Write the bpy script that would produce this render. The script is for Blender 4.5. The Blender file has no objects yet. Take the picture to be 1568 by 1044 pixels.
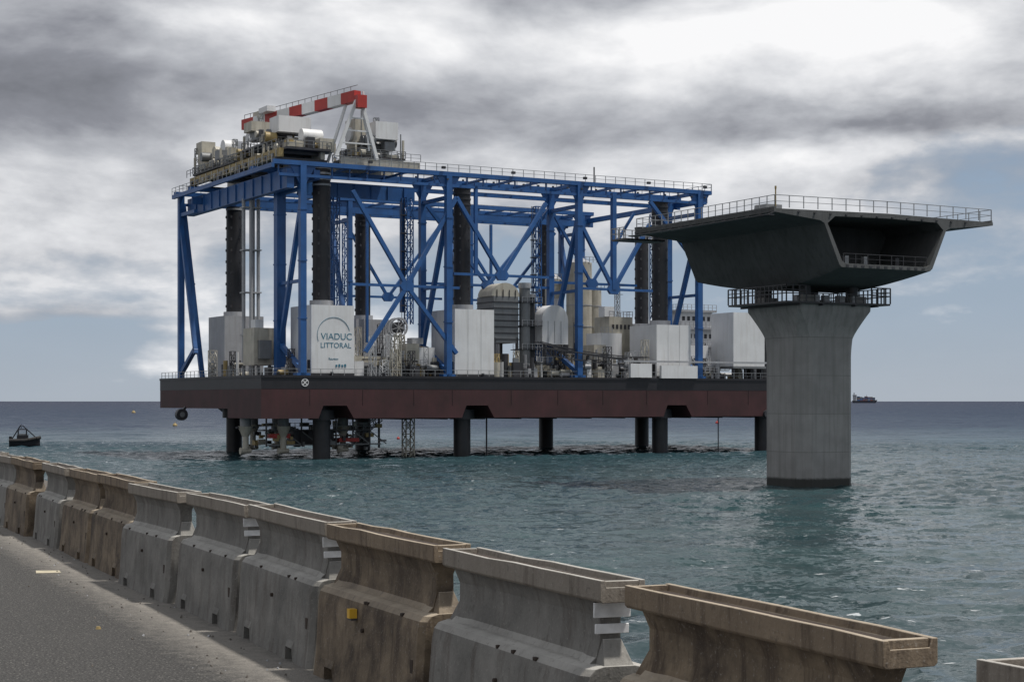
import bpy, bmesh, math, random
import numpy as np
from mathutils import Vector, Matrix
random.seed(7)
R=math.radians
scene=bpy.context.scene

# ------------------------------------------------------------ node helpers
class NT:
    def __init__(s,nt): s.nt=nt; s.n=nt.nodes; s.l=nt.links
    def new(s,t,**k):
        n=s.n.new(t)
        for a,b in k.items(): setattr(n,a,b)
        return n
    def put(s,sock,v):
        if hasattr(v,'is_output') or isinstance(v,bpy.types.NodeSocket): s.l.new(v,sock)
        else: sock.default_value=v
    def m(s,op,a,b=0.0,c=None,clamp=False):
        n=s.new('ShaderNodeMath',operation=op); n.use_clamp=clamp
        s.put(n.inputs[0],a); s.put(n.inputs[1],b)
        if c is not None: s.put(n.inputs[2],c)
        return n.outputs[0]
    def noise(s,vec,scale,detail=4,rough=.5,dist=0,out='Fac'):
        n=s.new('ShaderNodeTexNoise'); s.l.new(vec,n.inputs['Vector'])
        n.inputs['Scale'].default_value=scale; n.inputs['Detail'].default_value=detail
        n.inputs['Roughness'].default_value=rough; n.inputs['Distortion'].default_value=dist
        return n.outputs[out]
    def mapping(s,vec,sc=(1,1,1),loc=(0,0,0),rot=(0,0,0)):
        n=s.new('ShaderNodeMapping'); s.l.new(vec,n.inputs['Vector'])
        n.inputs['Scale'].default_value=sc; n.inputs['Location'].default_value=loc; n.inputs['Rotation'].default_value=rot
        return n.outputs[0]
    def ramp(s,f,stops):
        n=s.new('ShaderNodeValToRGB'); s.put(n.inputs[0],f)
        e=n.color_ramp.elements
        while len(e)<len(stops): e.new(0.5)
        for i,(p,c) in enumerate(stops):
            e[i].position=p
            e[i].color=(c,c,c,1) if not isinstance(c,tuple) else (*c,1)
        return n.outputs[0]
    def mix(s,f,a,b,mode='MIX'):
        n=s.new('ShaderNodeMix',data_type='RGBA',blend_type=mode)
        s.put(n.inputs[0],f)
        s.put(n.inputs[6],(*a,1) if isinstance(a,tuple) else a)
        s.put(n.inputs[7],(*b,1) if isinstance(b,tuple) else b)
        return n.outputs[2]
    def bump(s,h,strength=.3,dist=.02,normal=None):
        n=s.new('ShaderNodeBump'); s.l.new(h,n.inputs['Height'])
        n.inputs['Strength'].default_value=strength; n.inputs['Distance'].default_value=dist
        if normal is not None: s.l.new(normal,n.inputs['Normal'])
        return n.outputs[0]
    def vm(s,op,a,b=None):
        n=s.new('ShaderNodeVectorMath',operation=op); s.put(n.inputs[0],a)
        if b is not None: s.put(n.inputs[1],b)
        return n.outputs[0]

def newmat(name):
    m=bpy.data.materials.new(name); m.use_nodes=True
    t=NT(m.node_tree); b=m.node_tree.nodes['Principled BSDF']
    return m,t,b

def mat(name,col,rough=.6,var=.25,scale=.6,streak=.3,metal=0,dirt=(.05,.04,.03)):
    m,t,b=newmat(name)
    co=t.new('ShaderNodeTexCoord').outputs['Object']
    n1=t.noise(co,scale,5,.6)
    n2=t.noise(t.mapping(co,(1.6,1.6,.12)),1.3,5,.65)
    dark=tuple(c*(1-var) for c in col); lite=tuple(min(1,c*(1+var)) for c in col)
    c=t.mix(t.ramp(n1,[(.3,0.),(.7,1.)]),dark,lite)
    f=t.m('MULTIPLY',t.ramp(n2,[(.5,0.),(.75,1.)]),streak)
    c=t.mix(f,c,dirt)
    t.put(b.inputs['Base Color'],c)
    b.inputs['Roughness'].default_value=rough; b.inputs['Metallic'].default_value=metal
    return m

BLUE=mat('blue_steel_paint',(.018,.09,.27),.45,.2,.4,.4,dirt=(.02,.05,.11))
BLACK=mat('black_hull_paint',(.012,.012,.016),.5,.3,.3,.3,dirt=(.03,.02,.02))
MAROON=mat('maroon_antifouling',(.045,.014,.016),.65,.35,.25,.7,dirt=(.03,.016,.012))
MAROON2=mat('maroon_weld_seam',(.026,.010,.012),.65,.3,.25,.5,dirt=(.02,.011,.013))
WHITE=mat('white_paint',(.66,.67,.68),.5,.08,.3,.35,dirt=(.4,.37,.33))
CREAM=mat('cream_paint',(.42,.4,.34),.55,.16,.6,.55,dirt=(.18,.13,.085))
GREY=mat('grey_paint',(.17,.18,.19),.5,.15,.5,.3,dirt=(.1,.08,.06))
LGREY=mat('light_grey_paint',(.34,.35,.37),.5,.12,.5,.35,dirt=(.15,.13,.1))
DSTEEL=mat('dark_steel',(.035,.036,.042),.5,.3,.8,.4,dirt=(.05,.03,.02))
LEGM=mat('leg_steel',(.017,.018,.022),.5,.35,.5,.5,dirt=(.045,.03,.026))
RED=mat('red_paint',(.38,.028,.022),.5,.12,.6,.2)
YEL=mat('yellow_ochre_paint',(.32,.24,.1),.55,.2,.6,.4)
ORANGE=mat('orange_plastic',(.75,.18,.02),.45,.1)
GALV=mat('galvanised_rail',(.26,.27,.28),.45,.15,1.,.2,metal=.2)
TEAL=mat('sign_teal_paint',(.03,.16,.24),.5,.05)
RUBBER=mat('black_rubber',(.015,.015,.016),.7,.2)

def concrete(name,col,jointed=False,wet=False):
    m,t,b=newmat(name)
    co=t.new('ShaderNodeTexCoord').outputs['Object']
    n1=t.noise(co,.35,6,.6); n2=t.noise(co,6,5,.6)
    n3=t.noise(t.mapping(co,(1.8,1.8,.08)),1.2,5,.6)
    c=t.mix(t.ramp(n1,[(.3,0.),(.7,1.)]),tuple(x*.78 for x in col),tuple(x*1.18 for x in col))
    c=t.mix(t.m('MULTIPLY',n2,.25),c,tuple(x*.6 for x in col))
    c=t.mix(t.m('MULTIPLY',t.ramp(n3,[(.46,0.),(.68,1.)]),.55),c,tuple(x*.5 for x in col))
    if jointed:
        z=t.new('ShaderNodeSeparateXYZ'); t.l.new(co,z.inputs[0]); z=z.outputs[2]
        fr=t.m('FRACT',t.m('DIVIDE',t.m('ADD',z,.4),4.1))
        j=t.m('LESS_THAN',fr,.02)
        c=t.mix(t.m('MULTIPLY',j,.5),c,tuple(x*.35 for x in col))
        lift=t.m('FLOOR',t.m('DIVIDE',t.m('ADD',z,.4),4.1))
        w=t.new('ShaderNodeTexWhiteNoise',noise_dimensions='1D'); t.l.new(lift,w.inputs['W'])
        c=t.mix(t.m('MULTIPLY',w.outputs[0],.3),c,tuple(x*.65 for x in col))
        if wet:
            wz=t.m('ADD',z,t.m('MULTIPLY',n2,.5))
            c=t.mix(t.ramp(t.m('MULTIPLY',wz,.4),[(.42,.93),(.52,0.)]),c,(.02,.022,.02))
    t.put(b.inputs['Base Color'],c); b.inputs['Roughness'].default_value=.85
    t.l.new(t.bump(n2,.4,.02),b.inputs['Normal'])
    return m
PIERC=concrete('pier_concrete',(.29,.29,.285),True,True)
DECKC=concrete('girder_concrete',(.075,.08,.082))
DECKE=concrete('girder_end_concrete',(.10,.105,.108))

def barrier_mat(name='barrier_concrete',top=False):
    m,t,b=newmat(name)
    co=t.new('ShaderNodeTexCoord').outputs['Object']
    oi=t.new('ShaderNodeObjectInfo')
    vadd=t.new('ShaderNodeVectorMath',operation='MULTIPLY_ADD')
    t.l.new(co,vadd.inputs[0]); vadd.inputs[1].default_value=(1,1,1)
    cmb=t.new('ShaderNodeCombineXYZ'); t.l.new(t.m('MULTIPLY',oi.outputs['Random'],50),cmb.inputs[0]); t.l.new(t.m('MULTIPLY',oi.outputs['Random'],31),cmb.inputs[1])
    t.l.new(cmb.outputs[0],vadd.inputs[2]); v=vadd.outputs[0]
    n1=t.noise(v,2.2,6,.65,.3); n2=t.noise(v,22,5,.6); n3=t.noise(t.mapping(v,(5,5,.8)),1.6,6,.7); n4=t.noise(v,60,3,.5)
    br=t.ramp(oi.outputs['Color'],[(.4,0.),(.6,1.)])
    g=t.mix(t.ramp(n1,[(.3,0.),(.7,1.)]),(.11,.108,.10),(.23,.222,.205))
    w=t.mix(t.ramp(n1,[(.35,0.),(.65,1.)]),(.05,.036,.025),(.22,.17,.115))
    if top:
        g=t.mix(.6,g,(.27,.23,.185)); w=t.mix(.5,w,(.26,.2,.14))  # tan cap, its sunlit brightness also mixed into the colour
    c=t.mix(br,g,w)
    c=t.mix(t.m('MULTIPLY',t.ramp(n3,[(.5,0.),(.66,1.)]),t.m('ADD',t.m('MULTIPLY',br,.35),.45)),c,(.05,.034,.024))
    # light on upward-facing ledges and tops, painted into the colour by normal
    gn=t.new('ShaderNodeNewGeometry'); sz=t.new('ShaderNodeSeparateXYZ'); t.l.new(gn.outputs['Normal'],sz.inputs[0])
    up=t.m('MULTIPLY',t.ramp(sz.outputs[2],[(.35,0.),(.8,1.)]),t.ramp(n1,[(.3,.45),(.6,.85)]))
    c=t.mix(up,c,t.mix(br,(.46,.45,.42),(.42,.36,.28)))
    c=t.mix(t.m('MULTIPLY',t.ramp(n2,[(.58,0.),(.75,1.)]),.5),c,(.045,.04,.035))
    c=t.mix(t.m('MULTIPLY',t.ramp(n4,[(.62,0.),(.7,1.)]),.3),c,(.4,.38,.35))
    t.put(b.inputs['Base Color'],c); b.inputs['Roughness'].default_value=.85
    h=t.m('ADD',t.m('ADD',t.m('MULTIPLY',n2,.6),t.m('MULTIPLY',n4,.4)),t.m('MULTIPLY',n1,1.0))
    t.l.new(t.bump(h,.5,.012),b.inputs['Normal'])
    return m
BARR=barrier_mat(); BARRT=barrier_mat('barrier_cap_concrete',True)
BDARK=mat('barrier_recess_rust',(.035,.024,.018),.9,.4,5,.4)
PLATE=mat('worn_white_marking',(.7,.71,.72),.7,.2,8,.4,dirt=(.12,.1,.09))

# ------------------------------------------------------------ mesh builder
class MB:
    def __init__(s): s.v=[]; s.f=[]; s.m=[]
    def add(s,vs,fs,mi=0):
        o=len(s.v); s.v+= [tuple(x) for x in vs]
        for f in fs: s.f.append([i+o for i in f]); s.m.append(mi)
    def box(s,x0,x1,y0,y1,z0,z1,mi=0):
        s.add([(x0,y0,z0),(x1,y0,z0),(x1,y1,z0),(x0,y1,z0),(x0,y0,z1),(x1,y0,z1),(x1,y1,z1),(x0,y1,z1)],
              [(3,2,1,0),(4,5,6,7),(0,1,5,4),(1,2,6,5),(2,3,7,6),(3,0,4,7)],mi)
    def beam(s,p,q,w,h=None,mi=0):
        h=h or w; p=Vector(p); q=Vector(q); d=(q-p)
        if d.length<1e-5: return
        d.normalize(); up=Vector((0,0,1))
        if abs(d.z)>.98: up=Vector((0,1,0))
        a=d.cross(up).normalized(); b=a.cross(d).normalized()
        vs=[]
        for c in (p,q):
            for i,j in ((-1,-1),(1,-1),(1,1),(-1,1)): vs.append(c+a*w/2*i+b*h/2*j)
        s.add(vs,[(3,2,1,0),(4,5,6,7),(0,1,5,4),(1,2,6,5),(2,3,7,6),(3,0,4,7)],mi)
    def cyl(s,p,q,r,mi=0,seg=14,r2=None):
        p=Vector(p); q=Vector(q); d=(q-p).normalized(); r2=r if r2 is None else r2
        up=Vector((0,0,1)) if abs(d.z)<.9 else Vector((1,0,0))
        a=d.cross(up).normalized(); b=d.cross(a)
        vs=[p+(a*math.cos(2*math.pi*i/seg)+b*math.sin(2*math.pi*i/seg))*r for i in range(seg)]
        vs+=[q+(a*math.cos(2*math.pi*i/seg)+b*math.sin(2*math.pi*i/seg))*r2 for i in range(seg)]
        fs=[(i,(i+1)%seg,seg+(i+1)%seg,seg+i) for i in range(seg)]
        fs+=[tuple(range(seg)),tuple(range(2*seg-1,seg-1,-1))]
        s.add(vs,fs,mi)
    def prism(s,poly,axis,a0,a1,mi=0):
        n=len(poly); vs=[]
        for a in (a0,a1):
            for (x,y) in poly: vs.append((x,a,y) if axis=='y' else (a,x,y) if axis=='x' else (x,y,a))
        fs=[(i,(i+1)%n,n+(i+1)%n,n+i) for i in range(n)]+[tuple(range(n)),tuple(range(2*n-1,n-1,-1))]
        s.add(vs,fs,mi)
    def loft(s,rings,mi=0,caps=True,closed=True):
        n=len(rings[0]); vs=[p for r in rings for p in r]; fs=[]
        for k in range(len(rings)-1):
            for i in range(n if closed else n-1):
                fs.append((k*n+i,k*n+(i+1)%n,(k+1)*n+(i+1)%n,(k+1)*n+i))
        if caps: fs+=[tuple(range(n)),tuple(range((len(rings)-1)*n,len(rings)*n))]
        s.add(vs,fs,mi)
    def rail(s,pts,h=1.1,mi=0,step=2.,r=.05,mid=True):
        for p,q in zip(pts,pts[1:]):
            p=Vector(p); q=Vector(q); n=max(1,round((q-p).length/step))
            for i in range(n+1):
                c=p.lerp(q,i/n); s.beam(c,c+Vector((0,0,h)),r*1.6,r*1.6,mi)
            U=Vector((0,0,h)); s.beam(p+U,q+U,r*1.4,r*1.4,mi)
            if mid: s.beam(p+U*.5,q+U*.5,r,r,mi)
    def lattice(s,p,q,w,mi=0,r=.12,n=8):
        p=Vector(p); q=Vector(q); d=(q-p).normalized()
        up=Vector((0,0,1)) if abs(d.z)<.9 else Vector((1,0,0))
        a=d.cross(up).normalized()*w/2; b=d.cross(a).normalized()*w/2
        cs=[a+b,a-b,-a-b,-a+b]
        for c in cs: s.beam(p+c,q+c,r,r,mi)
        for k in range(n):
            A=p.lerp(q,k/n); B=p.lerp(q,(k+1)/n)
            for i in range(4):
                c1=cs[i]; c2=cs[(i+1)%4]
                if k%2: c1,c2=c2,c1
                s.beam(A+c1,B+c2,r*.7,r*.7,mi)
                s.beam(B+cs[i],B+cs[(i+1)%4],r*.7,r*.7,mi)
    def obj(s,name,mats,parent=None,loc=(0,0,0),rz=0,smooth=True,angle=32):
        me=bpy.data.meshes.new(name); me.from_pydata(s.v,[],s.f)
        for m in mats: me.materials.append(m)
        me.polygons.foreach_set('material_index',s.m)
        bm=bmesh.new(); bm.from_mesh(me); bmesh.ops.recalc_face_normals(bm,faces=bm.faces); bm.to_mesh(me); bm.free()
        if smooth:
            me.polygons.foreach_set('use_smooth',[True]*len(me.polygons)); me.set_sharp_from_angle(angle=R(angle))
        o=bpy.data.objects.new(name,me); scene.collection.objects.link(o)
        o.location=loc; o.rotation_euler=(0,0,rz)
        if parent: o.parent=parent
        return o
def empty(name,loc=(0,0,0),rz=0):
    e=bpy.data.objects.new(name,None); scene.collection.objects.link(e); e.location=loc; e.rotation_euler=(0,0,rz); return e
def text(name,s,size,loc,mat_,parent,ext=.01):
    c=bpy.data.curves.new(name,'FONT'); c.body=s; c.size=size; c.extrude=ext; c.materials.append(mat_)
    o=bpy.data.objects.new(name,c); scene.collection.objects.link(o); o.location=loc; o.rotation_euler=(R(90),0,0); o.parent=parent
    return o

# ============================================================ BARGE
barge=empty('jack_up_barge',(-38.5,262,0),math.atan2(.49,.872))
LB,WB,DZ=110,50,13.1
h=MB()
legs_t=(12.1,37.4,77.2,100)
def prof(t0):
    low=6.5; up=8.5
    p=[(0,11.1),(0,low if t0==0 else 8.0)]
    if t0>0: p+=[(t0,8.0),(t0+2,low)]
    for t in legs_t:
        a=t-2.6; b=t+3.4
        if a<t0+2: 
            continue
        p+=[(a,low),(a+.8,up),(b-1.2,up),(b,low)]
    p+=[(LB,low),(LB,11.1)]
    return p
h.prism(prof(0),'y',0,15,0)
h.prism(prof(10.6),'y',15,WB,0)
h.box(-.02,LB+.02,-.02,WB+.02,11.1,DZ,1)
h.box(-.12,LB+.12,-.14,-.02,DZ-.25,DZ+.12,1)
h.box(-.14,-.02,-.14,WB,DZ-.25,DZ+.12,1)
for t in (8,17,26,33,44,53,62,71,84,93,105):
    h.box(t,t+.1,-.04,0,8.6,11.1,3)
for t in range(3,108,9):
    h.cyl((t,.6,DZ),(t,.6,DZ+.7),.25,1,10)
h.rail([(0,.3,DZ),(LB,.3,DZ)],1.15,2,2.,.05); h.rail([(.2,.3,DZ),(.2,WB-.3,DZ)],1.15,2,2.,.05)
hull=h.obj('hull',[MAROON,BLACK,GALV,MAROON2],barge)
e=MB()
for a in range(20):
    A=2*math.pi*a/20;B=2*math.pi*(a+1)/20
    e.beam((7.2+.55*math.cos(A),-.05,12.1+.55*math.sin(A)),(7.2+.55*math.cos(B),-.05,12.1+.55*math.sin(B)),.08,.14)
e.beam((6.9,-.05,11.8),(7.5,-.05,12.4),.08,.14); e.beam((6.9,-.04,12.4),(7.5,-.04,11.8),.08,.14)
e.obj('hull_emblem',[WHITE],barge)
text('hull_name','ZOURITE',1.35,(98.6,-.06,11.5),WHITE,barge)
k=0
for t in legs_t:
    for v in (5,45):
        k+=1; l=MB()
        top=46.5 if t<20 else 44.8
        l.cyl((t,v,-6),(t,v,top),1.42,0,24)
        for z in range(14,44,2):
            for a in (-2.3,-1.1,-3.4):
                l.box(t+1.38*math.cos(a)-.14,t+1.38*math.cos(a)+.14,v+1.38*math.sin(a)-.14,v+1.38*math.sin(a)+.14,z,z+.45,1)
        for i in range(4): l.cyl((t,v,top-.35-.9*i),(t,v,top-.05-.9*i),1.5,2 if t<20 else 1,24)
        l.cyl((t,v,6.2),(t,v,7.8),2.1,1,20)
        l.obj('leg_%d'%k,[LEGM,DSTEEL,LGREY],barge)
        if not(t==100 and v==5):
            j=MB(); zt=24.3 if t<50 else 22.6
            y0,y1=(1,9.6) if v==5 else (40.6,49)
            x0,x1=t-3.4,t+3.9
            for (a,b,c,d) in ((x0,x1,y0,y0+.3),(x0,x1,y1-.3,y1),(x0,x0+.3,y0+.3,y1-.3),(x1-.3,x1,y0+.3,y1-.3)):
                j.box(a,b,c,d,DZ,zt,0)
            j.box(x0+.3,x1-.3,y0+.3,y1-.3,zt-.5,zt-.2,1)
            j.cyl((t,v,zt-.2),(t,v,zt+.9),1.9,1,20)
            j.box(x0-.06,x1+.06,y0-.06,y0,DZ,DZ+.5,2)
            j.box(x0-.06,x0,y0+.5,y0+1.5,DZ+.5,DZ+2.6,2)
            if t>20:
                for q in range(1,3): j.box(x0+q*2.43-.02,x0+q*2.43+.02,y0-.02,y0,DZ+.5,zt,1)
            j.obj('jack_house_%d'%k,[WHITE if v==5 else LGREY,LGREY,DSTEEL],barge)
text('sign_text_upper','VIADUC',1.45,(10.3,.98,18.9),TEAL,barge)
text('sign_text_lower','LITTORAL',1.17,(10.2,.98,17.6),TEAL,barge)
text('sign_text_small','Reunion',.5,(11.6,.98,15.7),TEAL,barge)
g=MB()
pts=[(12.5+2.8*math.cos(a),.97,19.6+2.8*math.sin(a)) for a in [R(200-i*8) for i in range(24)]]
for p,q in zip(pts,pts[1:]): g.beam(p,q,.05,.06)
for i in range(4): g.box(12.8+.5*i,13.1+.5*i,.94,.985,14.6,14.95+.1*(i%2))
g.obj('sign_arc',[TEAL],barge)

# gantry
G=MB(); TT=(7,32.5,57.5,82.5)
rows={'A':.5,'B':10,'C':40,'D':48}
Z1=46.0
for key,v in rows.items():
    for t in TT:
        if key in 'C' and t==7: continue
        if key=='D' and t==7:
            G.beam((3.2,v,DZ),(3.2,v,Z1),1.0,1.0); G.beam((3.6,v,Z1-2),(7.2,v,DZ),.8,.8); G.beam((3.2,v,34),(5.6,v,30),.5); continue
        w=1.5 if (key=='B' and t==7) else 1.0
        if key in 'CD': w=.85
        G.beam((t,v,DZ),(t,v,Z1),w,w)
        G.box(t-1.1,t+1.1,v-1.1 if v>1 else v-.5,v+1.1,DZ,DZ+.5)
        G.prism([(t-2.2,Z1),(t+2.2,Z1),(t+.5,Z1-3),(t-.5,Z1-3)],'y',v-.12,v+.12)
        for z in (22,31,39): G.box(t-w/2-.08,t+w/2+.08,v-w/2-.08,v+w/2+.08,z,z+.22)
    G.beam((2.0,v,Z1+.2),(85,v,Z1+.2),.9,.7)
    if key=='B':
        G.beam((10,v,43.7),(31,v,43.7),.35,2.4); G.beam((31,v,44.5),(85,v,44.5),.35,.7)
        for t in range(11,31,3): G.beam((t,v-.3,42.6),(t,v-.3,44.8),.12,.2)
    elif key=='C':
        G.beam((2.5,v,44.2),(85,v,44.2),.35,1.2)
    else:
        G.beam((3,v,Z1-1.7),(84,v,Z1-1.7),.55,.45)
        for i in range(27): 
            t=3+i*3; G.beam((t,v,Z1-1.5),(t,v,Z1),.22,.22)
for (a,b) in (('A','B'),('C','D')):
    va,vb=rows[a],rows[b]
    for t in list(TT):
        if a=='C' and t==7: t=3.2
        for z in (Z1+.1,42.4): 
            G.beam((t,va,z),(t,vb,z),.6,.6)
        if a=='A': G.beam((t,va,28),(t,vb,28),.5,.5)
        out,inn=(va,vb) if a=='A' else (vb,va)
        G.beam((t,out,41),(t,inn,17.5),.7,.7); G.beam((t,inn,18.5),(t,out,14),.7,.7)
    for t in (15,20,25,40,45,50,65,70,75): G.beam((t,va,Z1),(t,vb,Z1),.35,.35)
G.beam((5,.5,43.8),(5,48,43.8),1.2,3.0)
for v in range(3,47,4): G.beam((4.3,v,42.4),(4.3,v,45.2),.2,.2)
G.beam((9.5,.5,44.6),(9.5,48,44.6),.9,1.5)
G.beam((1.9,0,45.6),(1.9,48.5,45.6),.5,.7)
G.beam((84,.5,44.8),(84,48,44.8),.7,.9)
def X(v,t0,tc,t1,ztop=42.5,zm=27.7,zb=15,w=.62,lowl=True,lowr=True):
    G.beam((t0,v,ztop),(tc,v,zm),w,w); G.beam((t1,v,ztop),(tc,v,zm),w,w)
    if lowl: G.beam((tc,v,zm),(t0+2.2,v,zb),w,w)
    if lowr: G.beam((tc,v,zm),(t1,v,zb),w,w)
    G.beam((t0-.5,v,zm),(t1+.5,v,zm),.42,.42)
    G.prism([(tc-1.3,zm),(tc-.7,zm+.9),(tc+.7,zm+.9),(tc+1.3,zm),(tc+.7,zm-.8),(tc-.7,zm-.8)],'y',v-.33,v+.33)
X(.5,15.5,25,34,zb=17,lowr=True)
X(.5,34,42.5,51,ztop=42.5,zm=30,lowl=False,lowr=False)
X(.5,57.5,64.5,72,ztop=40,zm=28.4,lowl=False,lowr=False)
G.beam((64.5,.5,28.4),(64.5,.5,45),.8,.8); G.beam((37.6,.5,30),(37.6,.5,45),.55,.55); G.beam((72,.5,44),(82.5,.5,33),.6,.6)
X(10,32.5,45,57.5,ztop=43,zm=29,zb=17,w=.55,lowl=False,lowr=False)
X(10,57.5,66,75,ztop=43,zm=30,w=.45,lowl=False,lowr=False)
for v in (48,):
    X(v,35,44,55,ztop=43,zm=29,lowl=False,lowr=False,w=.5)
    X(v,59,69,81,ztop=43,zm=29,lowl=False,lowr=False,w=.5)
G.beam((28.8,10,24),(28.8,10,43),.7,.7)
for t in (36,62): G.beam((t,40,20),(t,40,43),.45,.45)
for (t,v,z0,z1) in ((33.6,44,14,43),(29.5,9,22,43),(54.5,9.5,13,43),(79,9.5,13,43),(17.5,12,13.5,43)):
    G.lattice((t,v,z0),(t,v,z1),1.1,0,.15,14)
G.obj('gantry_frame',[BLUE],barge)
rr=MB()
for v in (.2,10.4,48.3): rr.rail([(12 if v<1 else 3,v,Z1+.6),(85,v,Z1+.6)],1.15,0,2.,.055)
rr.rail([(85,.3,Z1+.6),(85,10,Z1+.6)],1.15,0,2.,.05)
rr.rail([(1.7,0,46),(1.7,48.5,46)],1.15,0,2.,.05)
rr.cyl((60.5,.4,46.6),(60.5,.4,49.2),.12,1)
for t in (28.3,78.4,53.2):
    rr.beam((t,9.2,14),(t,9.2,43),.08,.08,1); rr.beam((t+.5,9.2,14),(t+.5,9.2,43),.08,.08,1)
    for z in range(14,43): rr.beam((t,9.2,z),(t+.5,9.2,z),.06,.06,1)
    for z in range(16,43,3): rr.box(t-.3,t+.8,8.5,9.2,z,z+.15,1)
for i in range(26):
    t=12+i*2.85; rr.box(t,t+.3,.0-.2,.05,Z1-.85,Z1-.6,1)
for t in (18,31,44,58,71,83): rr.box(t,t+.6,-.45,0,Z1+.9,Z1+1.3,1)
rr.obj('gantry_walkway_rails',[GALV,DSTEEL],barge)

C=MB()
for t in (4.5,11.5):
    C.beam((t,3,48.1),(t,46,48.1),.7,1.4,4 if t<5 else 0)
for v in range(4,46,3):
    C.beam((4.5,v,48.3),(11.5,v,48.3),.3,.4,5)
    C.box(4.0,4.15,v,v+.25,47.5,48.7,0); C.box(3.9,4.14,v+1.2,v+2,47.6,48.2,random.choice((5,2,0)))
for v in (4,20,30,45): C.box(3.6,12.4,v-.6,v+.6,46.6,47.4,5)
C.rail([(3.6,3,48.9),(3.6,46,48.9)],1.2,2,2,.06); C.rail([(12.2,3,48.9),(12.2,46,48.9)],1.2,2,2,.06)
def mach(t0,t1,v0,v1,z0,z1,n=26):
    C.box(t0,t1,v0,v1,z0,z0+.35,5)
    for t in (t0+.3,t1-.3):
        for v in (v0+.3,v1-.3): C.beam((t,v,z0),(t,v,z1),.3,.3,0)
    C.rail([(t0,v0,z0+.35),(t1,v0,z0+.35),(t1,v1,z0+.35),(t0,v1,z0+.35),(t0,v0,z0+.35)],1.1,2,1.5,.06)
    for i in range(n):
        a=random.uniform(t0,t1-1.6); b=random.uniform(v0,v1-1.6); c=random.choice((0,.4,.4,1.2,2.2,3.2)); c=min(c,z1-z0-1.2)
        w,d,hh=random.uniform(.5,2.4),random.uniform(.5,2.4),random.uniform(.5,1.7); m=random.choice((0,0,1,2,2,5,4))
        if random.random()<.6: C.box(a,a+w,b,b+d,z0+c+.3,z0+c+.3+hh,m)
        else: C.cyl((a,b,z0+c+.9),(a+w*1.1,b,z0+c+.9),.3+hh*.3,m,14)
mach(4,12,30,44,49,52.2,44); C.cyl((6,34,53),(10,34,53),1.25,1,18); C.cyl((6,38.5,52.6),(9,38.5,52.6),1.1,0,18); C.box(5,9,41,44,50,53,0)
C.box(5,7.5,42,45,53,55,0); 
mach(5,12.5,12,22,50.5,53,34); C.box(7,12.6,10.5,14.5,52.6,55.2,1); C.box(6,11,16,21,52.2,53.6,2); C.box(5.2,8.5,18,21.5,53.6,55.2,0)
for v in (12,17,22): C.beam((5,v,48.5),(5,v,50.5),.35,.35,0); C.beam((12,v,48.5),(12,v,50.5),.35,.35,0)
mach(4,12,23,30,48.9,51,24)
mach(5,12.5,2,11,48.6,50,26); C.cyl((9,6,51.4),(12.4,6,51.4),1.15,1,18); C.box(11,13.5,3,6,48.7,50.8,0)
for v in (2,12): C.beam((14,v,47.3),(28,v,47.3),.6,1.1,0)
mach(17,26,3,12,48.2,51.5,46); C.box(20.5,24.5,2.6,6,51.4,54.2,1); C.box(18,20,5,9,51,54.8,0); C.cyl((17.6,7,52.4),(20.2,7,52.4),1.2,1,16)
C.rail([(14,1.5,47.9),(28,1.5,47.9)],1.2,2,1.8,.05)
for (a,b) in (((18.6,4,48.2),(18.6,4,56)),((25.6,4,48.2),(25.6,4,52.6))): C.beam(a,b,.16,.16,2)
for (t,v,z0,z1) in ((5,44.5,49,54),(11,36,49,55.5),(6,28,49,53.5),(8,21,53,57),(24,10,50,56)): C.lattice((t,v,z0),(t,v,z1),.7,2,.1,5)
p=Vector((9.6,33,56.9)); q=Vector((16.6,1.0,57.6)); nseg=9
for i in range(nseg):
    C.beam(p.lerp(q,i/nseg),p.lerp(q,(i+1)/nseg),1.3,1.75,3 if i%2==0 else 1)
for i in range(0,18):
    a=p.lerp(q,i/18)+Vector((0,0,.9)); C.beam(a,a+Vector((0,0,.9)),.08,.08,2)
C.beam(p+Vector((0,0,1.75)),q+Vector((0,0,1.75)),.08,.08,2)
C.box(9.5,11,22,26,57.8,58.7,1); C.box(10,12,27,30,57.5,58.6,0)
C.box(16,17.6,-.4,1.2,55.6,57.6,3)
for (a,b,w) in (((16.2,.6,56.8),(12.6,.6,47.5),.5),((15.9,4,56.6),(13.6,6,47.5),.4),((17,.6,57),(19.8,.6,47.6),.5),((17,.6,57),(22.5,8,47.6),.4),((10,31,56.5),(8,32,50),.5),((10.5,28,56.5),(11.5,28,50),.5),((11.5,22,56.6),(11.6,20,50),.5),((17.5,.8,58.4),(18.5,.8,49),.25)):
    C.beam(a,b,w,w,1)
for z in (50,52,54): 
    f=(z-47.5)/9.3; C.beam((12.6+3.6*f,.6,z),(19.8-2.8*f,.6,z),.22,.22,1)
C.obj('gantry_crane',[CREAM,WHITE,GREY,RED,YEL,DSTEEL],barge)
P=MB()
for i,(t,v) in enumerate(((4.6,20),(5.5,19),(6.4,20.4),(7.0,19.6))): P.cyl((t,v,DZ),(t,v,42.6),.3,0,12)
for z in (20,27,34,41): P.box(4.2,7.3,18.8,20.8,z,z+.2,0)
P.obj('hoist_pipes',[LGREY,GREY],barge)

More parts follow.
